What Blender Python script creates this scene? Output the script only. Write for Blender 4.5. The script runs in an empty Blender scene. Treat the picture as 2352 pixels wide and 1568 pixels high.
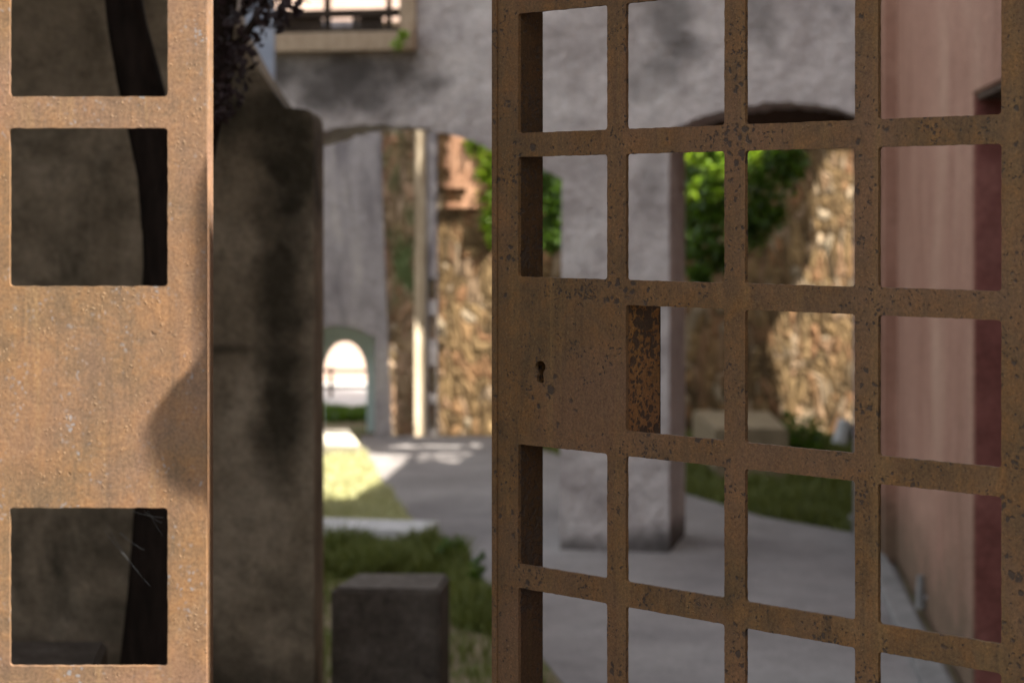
import bpy, bmesh, math, random
import numpy as np
from mathutils import Vector, Matrix
from mathutils.geometry import delaunay_2d_cdt
random.seed(7)
sc = bpy.context.scene
COL = sc.collection
R = math.radians

# ------------------------------------------------------------------ camera
H = 1.6            # eye height (m)
F = 4719.0         # focal length in units of a 2352 px wide picture
HOR = 493.0        # row of the horizon in that picture
cam = bpy.data.cameras.new("camera")
cam.sensor_width = 36.0
cam.lens = 36.0 * F / 2352.0
cam.shift_y = -(784.0 - HOR) / 2352.0
cam.clip_start = 0.05
cam.clip_end = 500
cam.dof.use_dof = True
cam.dof.focus_distance = 2.42
cam.dof.aperture_fstop = 6.3
cam_ob = bpy.data.objects.new("camera", cam)
cam_ob.location = (0, 0, H)
cam_ob.rotation_euler = (R(90), 0, 0)
COL.objects.link(cam_ob)
sc.camera = cam_ob

# ------------------------------------------------------------------ light
SUN = Vector((math.cos(R(45)) * math.cos(R(20)), -math.cos(R(45)) * math.sin(R(20)), math.sin(R(45))))
w = bpy.data.worlds.new("World"); sc.world = w; w.use_nodes = True
nt = w.node_tree
sky = nt.nodes.new("ShaderNodeTexSky"); sky.sky_type = 'NISHITA'; sky.sun_disc = False
sky.sun_elevation = R(45); sky.sun_rotation = R(110)
sky.air_density = 1.0; sky.dust_density = 3.0; sky.ozone_density = 1.0
bg = nt.nodes["Background"]; bg.inputs[1].default_value = 0.122
hs = nt.nodes.new("ShaderNodeHueSaturation"); hs.inputs["Saturation"].default_value = 0.22
nt.links.new(sky.outputs[0], hs.inputs["Color"]); nt.links.new(hs.outputs[0], bg.inputs[0])
sl = bpy.data.lights.new("sun", 'SUN'); sl.energy = 5.0; sl.angle = R(0.5); sl.color = (1.0, 0.93, 0.82)
so = bpy.data.objects.new("sun", sl); COL.objects.link(so)
so.rotation_euler = SUN.to_track_quat('Z', 'Y').to_euler()
so.location = (6, -4, 12)
sc.view_settings.view_transform = 'Standard'
sc.view_settings.look = 'None'
sc.view_settings.gamma = 1
sc.view_settings.exposure = 2.12

# ------------------------------------------------------------------ helpers
def at(u, v, Y):
    return Vector(((u - 1176) / F * Y, Y, H - (v - HOR) / F * Y))
def gr(u, v, z=0.0):
    Y = F * (H - z) / (v - HOR)
    return Vector(((u - 1176) / F * Y, Y, z))

def tag(o, label=None, cat=None, group=None, kind=None):
    if label: o["label"] = label
    if cat: o["category"] = cat
    if group: o["group"] = group
    if kind: o["kind"] = kind
    return o

def empty(name, loc):
    o = bpy.data.objects.new(name, None); o.location = loc; o.empty_display_size = 0.1
    COL.objects.link(o); return o

def link(name, me, mat, parent=None, origin=None):
    """mesh data is in world coordinates; shift it to its origin / parent"""
    org = Vector(origin) if origin is not None else (parent.location.copy() if parent else Vector((0, 0, 0)))
    if org.length > 0: me.transform(Matrix.Translation(-org))
    o = bpy.data.objects.new(name, me); COL.objects.link(o)
    if mat: me.materials.clear(); me.materials.append(mat)
    if parent: o.parent = parent
    else: o.location = org
    return o

def bm_mesh(bm, name="mesh"):
    me = bpy.data.meshes.new(name); bmesh.ops.recalc_face_normals(bm, faces=bm.faces); bm.to_mesh(me); bm.free(); return me

def box_into(bm, c, size, rz=0.0, bevel=0.0, tilt=None, jitter=0.0):
    ret = bmesh.ops.create_cube(bm, size=1.0)
    vs = ret['verts']
    M = Matrix.Translation(Vector(c)) @ Matrix.Rotation(rz, 4, 'Z')
    if tilt is not None: M = M @ tilt
    M = M @ Matrix.Diagonal((size[0], size[1], size[2], 1))
    bmesh.ops.transform(bm, matrix=M, verts=vs)
    if jitter:
        for v in vs: v.co += Vector([random.uniform(-jitter, jitter) for _ in range(3)])
    if bevel:
        es = list({e for v in vs for e in v.link_edges})
        bmesh.ops.bevel(bm, geom=es, offset=bevel, segments=2, affect='EDGES', profile=0.6)

def box(name, c, size, mat, parent=None, rz=0.0, bevel=0.0, origin=None, tilt=None, jitter=0.0):
    bm = bmesh.new(); box_into(bm, c, size, rz, bevel, tilt, jitter)
    if origin is None and parent is None: origin = (c[0], c[1], c[2] - size[2] / 2)
    return link(name, bm_mesh(bm), mat, parent, origin)

def inside(x, y, poly):
    c = False; n = len(poly)
    for i in range(n):
        x1, y1 = poly[i][0], poly[i][1]; x2, y2 = poly[i - 1][0], poly[i - 1][1]
        if (y1 > y) != (y2 > y) and x < (x2 - x1) * (y - y1) / (y2 - y1) + x1: c = not c
    return c

def plate_mesh(outline, holes, thick, bevel=0.0, res=1):
    """flat 2D shape with holes, thickness along local Z, centred"""
    pts = []; edges = []
    for poly in [outline] + list(holes):
        n0 = len(pts)
        pts += [Vector((p[0], p[1])) for p in poly]
        edges += [(n0 + i, n0 + (i + 1) % len(poly)) for i in range(len(poly))]
    V, E, Fc, *_ = delaunay_2d_cdt(pts, edges, [], 0, 1e-6)
    keep = []
    for f in Fc:
        cx = sum(V[i].x for i in f) / len(f); cy = sum(V[i].y for i in f) / len(f)
        if inside(cx, cy, outline) and not any(inside(cx, cy, q) for q in holes): keep.append(f)
    Fc = keep
    bm = bmesh.new(); h = thick / 2
    fr = [bm.verts.new((v.x, v.y, h)) for v in V]; bk = [bm.verts.new((v.x, v.y, -h)) for v in V]
    cnt = {}
    for f in Fc:
        f = list(f)
        ar = sum(V[f[i - 1]].x * V[f[i]].y - V[f[i]].x * V[f[i - 1]].y for i in range(len(f)))
        if ar < 0: f.reverse()
        bm.faces.new([fr[i] for i in f]); bm.faces.new([bk[i] for i in reversed(f)])
        for i in range(len(f)):
            cnt[(f[i - 1], f[i])] = 1
    rim = []
    for (i, j) in cnt:
        if (j, i) not in cnt:
            q = bm.faces.new((fr[j], fr[i], bk[i], bk[j])); rim.append(q)
    if bevel:
        es = [e for q in rim for e in q.edges if abs(e.verts[0].co.z - e.verts[1].co.z) < 1e-7 and e.verts[0].co.z > 0]
        bmesh.ops.bevel(bm, geom=list(set(es)), offset=bevel, segments=max(res, 1), affect='EDGES', clamp_overlap=True)
    loose = [v for v in bm.verts if not v.link_faces]
    bmesh.ops.delete(bm, geom=loose, context='VERTS')
    me = bpy.data.meshes.new("plate"); bm.to_mesh(me); bm.free()
    return me

def upright(me, base, d, thick):
    """stand the plate up: local x along d, local y up, front face at base line, thickness away from viewer"""
    d = Vector((d[0], d[1], 0)).normalized(); n = Vector((d.y, -d.x, 0))
    M = Matrix(((d.x, 0, n.x, base[0] - n.x * thick / 2), (d.y, 0, n.y, base[1] - n.y * thick / 2), (0, 1, 0, 0), (0, 0, 0, 1)))
    me.transform(M); return me

def rrect(x0, y0, x1, y1, r=0.004, n=3, jit=0.0):
    pts = []
    for cx, cy, a0 in ((x1 - r, y1 - r, 0), (x0 + r, y1 - r, 90), (x0 + r, y0 + r, 180), (x1 - r, y0 + r, 270)):
        for i in range(n + 1):
            a = R(a0 + 90 * i / n); pts.append((cx + r * math.cos(a), cy + r * math.sin(a)))
    if jit:
        out = []
        for i, p in enumerate(pts):
            q = pts[(i + 1) % len(pts)]
            L = math.hypot(q[0] - p[0], q[1] - p[1]); out.append(p)
            k = int(L / 0.006)
            if k > 2:
                nx, ny = -(q[1] - p[1]) / L, (q[0] - p[0]) / L
                for j in range(1, k):
                    t = j / k; e = random.uniform(-jit, jit)
                    out.append((p[0] + (q[0] - p[0]) * t + nx * e, p[1] + (q[1] - p[1]) * t + ny * e))
        pts = out
    return pts

# ------------------------------------------------------------------ materials
class N:
    def __init__(s, name, rough=0.85, spec=0.3):
        s.m = bpy.data.materials.new(name); s.m.use_nodes = True; s.t = s.m.node_tree
        s.b = s.t.nodes["Principled BSDF"]; s.b.inputs["Roughness"].default_value = rough
        s.b.inputs["Specular IOR Level"].default_value = spec
        s.tc = s.t.nodes.new("ShaderNodeTexCoord")
    def L(s, a, b): s.t.links.new(a, b)
    def mp(s, scale=(1, 1, 1), rot=(0, 0, 0), loc=(0, 0, 0)):
        n = s.t.nodes.new("ShaderNodeMapping"); n.inputs["Scale"].default_value = scale
        n.inputs["Rotation"].default_value = rot; n.inputs["Location"].default_value = loc
        s.L(s.tc.outputs["Object"], n.inputs[0]); return n.outputs[0]
    def noise(s, vec, scale, detail=4, rough=0.6, dist=0.0):
        n = s.t.nodes.new("ShaderNodeTexNoise"); n.inputs["Scale"].default_value = scale
        n.inputs["Detail"].default_value = detail; n.inputs["Roughness"].default_value = rough
        n.inputs["Distortion"].default_value = dist
        s.L(vec, n.inputs["Vector"]); return n.outputs["Fac"]
    def voro(s, vec, scale, feature='F1', rand=1.0, out="Distance"):
        n = s.t.nodes.new("ShaderNodeTexVoronoi"); n.feature = feature
        n.inputs["Scale"].default_value = scale; n.inputs["Randomness"].default_value = rand
        s.L(vec, n.inputs["Vector"]); return n.outputs[out]
    def ramp(s, fac, stops):
        n = s.t.nodes.new("ShaderNodeValToRGB"); cr = n.color_ramp
        while len(cr.elements) < len(stops): cr.elements.new(0.5)
        for e, (p, c) in zip(cr.elements, stops):
            e.position = p; e.color = (*c, 1) if len(c) == 3 else c
        s.L(fac, n.inputs[0]); return n.outputs[0]
    def step(s, fac, a, b):
        n = s.t.nodes.new("ShaderNodeMapRange"); n.inputs[1].default_value = a; n.inputs[2].default_value = b
        s.L(fac, n.inputs[0]); return n.outputs[0]
    def math(s, op, a, b):
        n = s.t.nodes.new("ShaderNodeMath"); n.operation = op
        for i, x in enumerate((a, b)):
            if isinstance(x, (int, float)): n.inputs[i].default_value = x
            else: s.L(x, n.inputs[i])
        return n.outputs[0]
    def mix(s, fac, a, b, mode='MIX'):
        n = s.t.nodes.new("ShaderNodeMix"); n.data_type = 'RGBA'; n.blend_type = mode
        for i, x in ((0, fac), (6, a), (7, b)):
            if isinstance(x, (int, float)): n.inputs[i].default_value = x
            elif isinstance(x, tuple): n.inputs[i].default_value = (*x, 1)
            else: s.L(x, n.inputs[i])
        return n.outputs[2]
    def blob(s, c, r, warp=.55, wscale=6.0, soft=.6):
        """1 inside an uneven patch centred at c (object space) with radii r"""
        n = s.t.nodes.new("ShaderNodeMapping"); n.inputs["Scale"].default_value = tuple(1 / x for x in r)
        n.inputs["Location"].default_value = tuple(-a / b for a, b in zip(c, r)); s.L(s.tc.outputs["Object"], n.inputs[0])
        l = s.t.nodes.new("ShaderNodeVectorMath"); l.operation = 'LENGTH'; s.L(n.outputs[0], l.inputs[0])
        nz = s.noise(s.mp(loc=(c[0] * 3, 1, c[2] * 2)), wscale, 5, .65)
        d = s.math('ADD', l.outputs["Value"], s.math('MULTIPLY', s.math('SUBTRACT', nz, .5), warp * 4))
        return s.step(d, 1.0 + soft * .5, 1.0 - soft)
    def color(s, c):
        if isinstance(c, tuple): s.b.inputs["Base Color"].default_value = (*c, 1)
        else: s.L(c, s.b.inputs["Base Color"])
    def rough(s, r): s.L(r, s.b.inputs["Roughness"])
    def bump(s, h, dist, strength=1.0):
        n = s.t.nodes.new("ShaderNodeBump"); n.inputs["Distance"].default_value = dist
        n.inputs["Strength"].default_value = strength; s.L(h, n.inputs["Height"])
        if s.b.inputs["Normal"].is_linked: s.L(s.b.inputs["Normal"].links[0].from_socket, n.inputs["Normal"])
        s.L(n.outputs[0], s.b.inputs["Normal"])

def rust(name, tint=(1, 1, 1), spots=0.5, dark=1.0, crumbs=.55, flecks=0.0, ymul=1.0):
    m = N(name, 0.8, 0.25)
    v = m.mp()
    big = m.noise(v, 7, 5, 0.65, 0.6); mid = m.noise(v, 34, 6, 0.72, .5); fine = m.noise(v, 300, 4, 0.8)
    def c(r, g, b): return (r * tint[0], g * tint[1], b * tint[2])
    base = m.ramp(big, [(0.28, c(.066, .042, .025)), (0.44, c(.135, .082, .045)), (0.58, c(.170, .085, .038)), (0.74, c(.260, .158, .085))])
    warmc = m.ramp(mid, [(0.33, c(.085, .048, .026)), (0.48, c(.155, .085, .042)), (0.6, c(.21, .100, .040)), (0.7, c(.29, .150, .062))])
    col = m.mix(0.55, base, warmc)
    st = m.noise(m.mp((60, 60, 5)), 1.0, 5, 0.65, .6)
    col = m.mix(m.math('MULTIPLY', m.step(st, 0.5, 0.75), .7), col, c(.075, .048, .030))
    drift = m.noise(m.mp(loc=(11, 4, 6)), 3.2, 4, .6, .8)
    col = m.mix(m.math('MULTIPLY', m.step(drift, .42, .64), .55), col, c(.20, .105, .072))
    run = m.noise(m.mp((38, 38, 1.6), loc=(1, 9, 4)), 1.0, 5, .7, .4)
    col = m.mix(m.math('MULTIPLY', m.step(run, .54, .70), .55), col, c(.235, .135, .060))
    g = m.ramp(fine, [(0.3, (.60, .60, .60)), (0.7, (1.4, 1.4, 1.4))])
    col = m.mix(1.0, col, g, 'MULTIPLY')
    warp = m.t.nodes.new("ShaderNodeVectorMath"); warp.operation = 'ADD'
    nz = m.t.nodes.new("ShaderNodeTexNoise"); nz.inputs["Scale"].default_value = 130; nz.inputs["Detail"].default_value = 3; m.L(v, nz.inputs["Vector"])
    sc_ = m.t.nodes.new("ShaderNodeVectorMath"); sc_.operation = 'SCALE'; sc_.inputs[3].default_value = 0.011
    m.L(nz.outputs["Color"], sc_.inputs[0]); m.L(v, warp.inputs[0]); m.L(sc_.outputs[0], warp.inputs[1]); wv = warp.outputs[0]
    off = 0.60 + (0.5 - spots) * .25
    s1 = m.math('ADD', m.voro(wv, 95), m.math('MULTIPLY', m.math('SUBTRACT', off + .012, m.noise(v, 8, 5, 0.75)), 2.6))
    s2 = m.math('ADD', m.voro(wv, 170), m.math('MULTIPLY', m.math('SUBTRACT', off - .015, m.noise(v, 15, 5, 0.75)), 2.0))
    s3 = m.math('ADD', m.voro(wv, 55), m.math('MULTIPLY', m.math('SUBTRACT', off + .05, m.noise(m.mp(loc=(2, 8, 5)), 9, 4, 0.7)), 1.6))
    pits = m.math('MAXIMUM', m.math('MAXIMUM', m.step(s1, 0.32, 0.20), m.step(s2, 0.30, 0.18)), m.step(s3, .30, .18))
    col = m.mix(m.math('MULTIPLY', pits, 0.80 * dark), col, (.032, .025, .022))
    if flecks:
        fl = m.math('MULTIPLY', m.step(m.voro(wv, 150), 0.34, 0.18), m.step(m.noise(m.mp(loc=(7, 3, 1)), 22, 4, .7), .50, .62))
        col = m.mix(m.math('MULTIPLY', fl, flecks), col, (.20, .195, .20))
    cr = m.math('MULTIPLY', m.step(m.voro(wv, 190), 0.26, 0.10), m.step(m.noise(m.mp(loc=(3, 3, 3)), 20, 5, .75), .48, .60))
    col = m.mix(m.math('MULTIPLY', cr, crumbs), col, c(.36, .22, .12))
    m.color(col)
    m.bump(fine, 0.0006, 0.5); m.bump(mid, 0.0014, 0.6)
    m.bump(m.math('SUBTRACT', cr, m.math('MULTIPLY', pits, 0.7)), 0.0011, 0.9)
    m.rough(m.ramp(mid, [(0.3, (.6,) * 3), (0.7, (.9,) * 3)]))
    return m.m

def plaster(name, a, b, c, scale=2.5, streak=(1, 1, 1), stain=None, stain_at=(0.55, 0.7), bump=0.012, bscale=14, drip=None, blobs=(), mott=.5, bc=(.05,.045,.042)):
    m = N(name, 0.92, 0.15)
    v = m.mp(streak); o = m.mp()
    big = m.noise(v, scale, 6, 0.65, 0.4)
    col = m.ramp(big, [(0.28, a), (0.5, b), (0.72, c)])
    if stain:
        sm = m.noise(m.mp((streak[0], streak[1], streak[2]), loc=(4, 2, 7)), scale * 0.8, 6, 0.68, 0.5)
        col = m.mix(m.math('MULTIPLY', m.step(sm, *stain_at), 0.9), col, stain)
    if drip:
        dm = m.noise(m.mp((6, 6, 0.5), loc=(1, 5, 2)), 1.6, 5, 0.6)
        col = m.mix(m.math('MULTIPLY', m.step(dm, .5, .75), .7), col, drip)
    fine = m.noise(o, 60, 4, 0.7)
    for (c0_, r0_, k0_) in blobs:
        col = m.mix(m.math('MULTIPLY', m.blob(c0_, r0_), k0_), col, bc)
    col = m.mix(mott, col, m.ramp(m.noise(m.mp(loc=(6, 2, 9)), bscale * .9, 6, 0.75), [(0.3, (.35,) * 3), (0.5, (.95,) * 3), (0.7, (1.3,) * 3)]), 'MULTIPLY')
    col = m.mix(1.0, col, m.ramp(fine, [(0.3, (.8,) * 3), (0.7, (1.18,) * 3)]), 'MULTIPLY')
    m.color(col)
    m.bump(m.noise(o, bscale, 5, 0.6), bump, 0.9); m.bump(fine, bump * .25, 0.6)
    return m.m

def stone(name, cols, mortar, sx=1.0, scale=19.0, moss=None):
    m = N(name, 0.9, 0.2)
    nz = m.t.nodes.new("ShaderNodeTexNoise"); nz.inputs["Scale"].default_value = 4; v0 = m.mp((sx, sx, 0.42)); m.L(v0, nz.inputs["Vector"])
    s = m.t.nodes.new("ShaderNodeVectorMath"); s.operation = 'SCALE'; s.inputs[3].default_value = 0.30; m.L(nz.outputs["Color"], s.inputs[0])
    ad = m.t.nodes.new("ShaderNodeVectorMath"); m.L(v0, ad.inputs[0]); m.L(s.outputs[0], ad.inputs[1]); v = ad.outputs[0]
    cellc = m.voro(v, scale, 'F1', 1.0, "Color")
    sep = m.t.nodes.new("ShaderNodeSeparateColor"); m.L(cellc, sep.inputs[0])
    col = m.ramp(sep.outputs[0], cols)
    col = m.mix(0.7, col, m.ramp(m.noise(m.mp((1,1,.5)), 8, 6, 0.8), [(0.32, (.12, .11, .10)), (0.7, (1.25, 1.25, 1.25))]), 'MULTIPLY')
    edge = m.voro(v, scale, 'DISTANCE_TO_EDGE')
    e = m.step(m.math('ADD', edge, m.math('MULTIPLY', m.math('SUBTRACT', m.noise(m.mp(), 22, 4, .7), .5), .25)), -0.03, 0.07)
    col = m.mix(e, mortar, col)
    big = m.noise(m.mp((1, 1, .5), loc=(3, 1, 0)), 1.6, 4, 0.6)
    col = m.mix(m.math('MULTIPLY', m.step(big, .5, .7), .5), col, (.085, .055, .026))
    if moss:
        mm = m.noise(m.mp((1.5, 1.5, .7), loc=(9, 4, 3)), 2.2, 5, 0.7)
        col = m.mix(m.step(mm, moss[1], moss[1] + .1), col, moss[0])
    m.color(col)
    m.bump(m.step(edge, 0.0, 0.2), 0.03, 0.9); m.bump(m.noise(m.mp(), 30, 4), 0.01, 0.8)
    return m.m

def simple(name, a, b, scale=8, rough=0.85, bump=0.004, streak=(1, 1, 1), spec=0.3):
    m = N(name, rough, spec); f = m.noise(m.mp(streak), scale, 5, 0.65)
    m.color(m.ramp(f, [(0.3, a), (0.7, b)])); m.bump(f, bump, 0.7); return m.m

def leafmat(name, a, b, trans=0.4, rough=0.45):
    m = N(name, rough, 0.5)
    f = m.noise(m.mp(), 9, 3, 0.6)
    gm = m.t.nodes.new("ShaderNodeNewGeometry")
    rnd = gm.outputs["Random Per Island"]
    c = m.mix(m.math('MULTIPLY', m.math('ADD', f, rnd), .5), a, b)
    m.color(c)
    tr = m.t.nodes.new("ShaderNodeBsdfTranslucent"); m.L(c, tr.inputs[0])
    mx = m.t.nodes.new("ShaderNodeMixShader"); mx.inputs[0].default_value = trans
    m.L(m.b.outputs[0], mx.inputs[1]); m.L(tr.outputs[0], mx.inputs[2])
    m.L(mx.outputs[0], m.t.nodes["Material Output"].inputs[0])
    return m.m

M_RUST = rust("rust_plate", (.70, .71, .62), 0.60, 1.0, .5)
M_RUST_SHADE = rust("rust_stile_shade", (.30, .29, .24), 0.8, .7, .1)  # tinted darker than the plate, painting shade into the stile reveals
M_KEYHOLE_SHADE = simple('keyhole_shade_iron', (.006, .005, .004), (.012, .010, .008), 60, .9, .001)  # near black, painted-in shade seen through the keyhole
M_RUST_CASE = rust("rust_lock_case", (1.05, .92, .62), 1.0, 1.0, .2)
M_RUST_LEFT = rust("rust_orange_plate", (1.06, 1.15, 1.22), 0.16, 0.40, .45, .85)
# the arcade wall's own stains are placed where the photograph has them (object space = offsets from the pillar corner)
def on_arcade(u, v):
    t = (u - 1176) / F; ax, ay = gr(1535, 1272)[0], gr(1535, 1272)[1]; dx, dy = math.cos(R(12)), -math.sin(R(12))
    q = (t * ay - ax) / (dx - t * dy); Y = ay + q * dy
    return (q * dx, q * dy, H - (v - HOR) / F * Y)
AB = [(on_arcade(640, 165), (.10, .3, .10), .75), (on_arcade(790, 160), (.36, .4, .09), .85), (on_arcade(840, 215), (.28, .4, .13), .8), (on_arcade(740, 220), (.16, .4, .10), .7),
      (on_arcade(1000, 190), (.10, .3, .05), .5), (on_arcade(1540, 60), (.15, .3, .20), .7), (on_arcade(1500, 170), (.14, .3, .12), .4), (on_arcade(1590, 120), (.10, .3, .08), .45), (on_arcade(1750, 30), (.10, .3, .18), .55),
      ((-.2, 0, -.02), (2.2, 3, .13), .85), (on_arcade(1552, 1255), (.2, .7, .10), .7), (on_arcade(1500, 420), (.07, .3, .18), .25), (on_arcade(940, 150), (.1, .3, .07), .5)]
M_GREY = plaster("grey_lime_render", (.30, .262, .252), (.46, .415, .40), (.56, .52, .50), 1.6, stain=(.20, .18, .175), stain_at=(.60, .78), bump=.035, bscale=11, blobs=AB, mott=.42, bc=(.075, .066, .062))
M_PIER = plaster("pier_render", (.15, .13, .125), (.26, .23, .22), (.36, .33, .31), 2.0)
M_DARKWALL = plaster("dark_stained_render", (.13, .102, .070), (.225, .180, .130), (.33, .272, .205), 2.9, (1.3, 1.3, .75), stain=(.055, .048, .034), stain_at=(.52, .68), bump=.015, mott=.6,
    blobs=[((-.04, 0, 1.72), (.11, .4, .22), .9), ((-.20, 0, 1.90), (.18, .4, .10), .7), ((-.09, 0, 1.40), (.085, .4, .20), .8), ((-.09, 0, 1.05), (.075, .4, .22), .85), ((-.20, 0, .20), (.28, .4, .20), .7), ((-.25, 0, 1.22), (.10, .4, .015), .6)], bc=(.022, .019, .012))
M_PINK = plaster("pink_render", (.26, .135, .095), (.36, .205, .150), (.46, .30, .22), 1.5, (1.2, .8, .42), bump=.01, bscale=14, mott=.25,
    blobs=[((-.35, -3.0, .05), (.8, 4.5, .28), .75), ((-.3, -4.4, .3), (.5, .8, .5), .35)], bc=(.13, .10, .065))
M_RED = plaster("dark_red_render", (.20, .070, .058), (.28, .105, .088), (.36, .15, .125), 2.2, bump=.008)
M_FARGREY = plaster("far_grey_render", (.19, .17, .175), (.29, .265, .27), (.42, .38, .35), 2.6, (2.4, 2.4, .55), stain=(.13, .115, .125), stain_at=(.52, .66), bump=.02, mott=.35)
M_STONE = stone("rubble_stone", [(0.0, (.10, .065, .032)), (0.3, (.23, .145, .065)), (0.5, (.33, .22, .105)), (0.75, (.30, .155, .075)), (1.0, (.44, .35, .235))], (.13, .088, .042), moss=((.07, .09, .03), .66))
M_STONE_DARK = stone("mossy_rubble_stone", [(0.0, (.30, .21, .11)), (0.4, (.46, .33, .21)), (0.75, (.44, .24, .14)), (1.0, (.60, .48, .34))], (.24, .17, .10), moss=((.10, .13, .05), .55))
M_BRICK = simple("orange_brick", (.34, .16, .085), (.58, .33, .20), 5, .9, .01)
M_SLAB = plaster("concrete_path", (.155, .140, .136), (.225, .207, .200), (.30, .283, .27), 0.8, stain=(.15, .138, .14), stain_at=(.54, .72), bump=.004, bscale=6, mott=.25)
M_KERB = simple("kerb_stone", (.36, .35, .35), (.55, .54, .53), 10)
M_KERB_DIM = simple("worn_kerb", (.15, .145, .14), (.27, .26, .25), 6)
M_BLOCK = plaster("dark_stone_block", (.050, .042, .036), (.095, .080, .068), (.15, .13, .115), 7, bump=.008, bscale=40)
M_BLOCK_PALE = simple("pale_stone_block", (.50, .44, .34), (.66, .60, .50), 7)
M_BENCHST = simple("sandstone_bench", (.15, .115, .07), (.30, .24, .155), 9, streak=(1, 4, 1))
M_WOOD_DARK = simple("dark_timber", (.030, .022, .016), (.07, .05, .035), 12, streak=(1, 1, 1))
M_WOOD_PALE = simple("pale_timber", (.26, .19, .125), (.40, .31, .22), 12, streak=(3, 3, 3))
M_BARK = simple("dark_bark", (.008, .006, .005), (.022, .015, .012), 30, .95, .012, (1, 1, .3), 0.05)
M_PURPLE = leafmat("purple_leaf", (.008, .004, .005), (.030, .012, .014), .15, .7)
M_VINE = leafmat("vine_leaf", (.016, .042, .005), (.12, .22, .018), .45, .28)
M_VINE_BRIGHT = leafmat('bright_vine_leaf', (.09, .20, .008), (.34, .46, .03), .45, .35)
M_LIME = leafmat("lime_leaf", (.16, .28, .02), (.30, .42, .05), .4)
M_GRASS = leafmat("grass_blade", (.27, .28, .10), (.64, .61, .38), .35, .6)
M_GRASS_DARK = leafmat("rank_grass_blade", (.06, .085, .012), (.19, .21, .045), .3, .6)
M_SOIL = plaster("garden_soil", (.09, .07, .04), (.15, .12, .07), (.22, .18, .11), 3, stain=(.07, .09, .02), stain_at=(.5, .6), bump=.02, bscale=25)
M_BLUEGREY = simple("blue_grey_paint", (.24, .28, .36), (.34, .38, .46), 5, .6)
M_TEAL = simple("pale_teal_reflection", (.50, .62, .58), (.62, .74, .70), 4, .6)
M_BROWN = plaster("brown_soffit", (.065, .042, .030), (.09, .06, .044), (.12, .085, .062), 2.5, bump=.01)
M_WHITE = simple("white_enamel", (.36, .37, .38), (.55, .55, .54), 8, .4)
M_BLACK = simple("black_plastic", (.015, .015, .018), (.03, .03, .035), 8, .35)
M_LIMEWASH = simple("old_limewash", (.26, .20, .13), (.55, .46, .34), 6, streak=(1, 1, .4))
M_SUN_MASK = plaster("ochre_sun_mask", (.34, .25, .17), (.44, .33, .23), (.52, .42, .30), 1.0, bump=.01)
M_PALEPINK = simple("pale_pink_facade", (.60, .42, .34), (.72, .54, .44), 3)

# ------------------------------------------------------------------ ground
def sheet(name, pts, z, mat):
    bm = bmesh.new(); vs = [bm.verts.new((p[0], p[1], z)) for p in pts]
    f = bm.faces.new(vs)
    if f.normal.z < 0: f.normal_flip()
    bmesh.ops.triangulate(bm, faces=bm.faces[:])
    me = bpy.data.meshes.new(name)
    bm.normal_update()
    for f in bm.faces:
        if f.normal.z < 0: f.normal_flip()
    bm.to_mesh(me); bm.free()
    o = bpy.data.objects.new(name, me); COL.objects.link(o); me.materials.append(mat); o["kind"] = "structure"
    return o
sheet("ground", [(-150, -100), (150, -100), (150, 250), (-150, 250)], 0.0, M_SOIL)
L_EDGE = [gr(828, 1003), gr(828, 1026), gr(876, 1108), gr(930, 1178), gr(985, 1243), gr(1050, 1295), gr(1140, 1396), gr(1245, 1512), gr(1290, 1568), Vector((.34, 6.0, 0)), Vector((.42, 4.0, 0)), Vector((-.9, 2.6, 0)), Vector((-.9, -4, 0)), Vector((.80, -4, 0))]
R_EDGE = [Vector((1.10, 2.6, 0)), Vector((1.62, 8.2, 0)), gr(2026, 1238), gr(1965, 1226), gr(1750, 1188), gr(1575, 1135), gr(1400, 1075), gr(1240, 1036), gr(1190, 1003)]
PATH = [(p[0], p[1]) for p in L_EDGE + R_EDGE]
sheet("path", PATH, 0.005, M_SLAB)

# ------------------------------------------------------------------ the two gate leaves (rusty steel plate, cut into a grid)
P = 0.18
BAR = 0.166
def keyhole_pts(x, z, s=1.0):
    pts = []
    r = .0088 * s
    for i in range(-50, 231, 14):
        a = R(i); pts.append((x + r * math.cos(a), z + r * .86 * math.sin(a)))
    pts += [(x - .0050 * s, z - .0110 * s), (x - .0066 * s, z - .0145 * s), (x - .0062 * s, z - .0180 * s), (x - .003 * s, z - .0202 * s), (x + .002 * s, z - .0206 * s), (x + .0058 * s, z - .0190 * s), (x + .0062 * s, z - .014 * s), (x + .0050 * s, z - .0105 * s)]
    return pts

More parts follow.
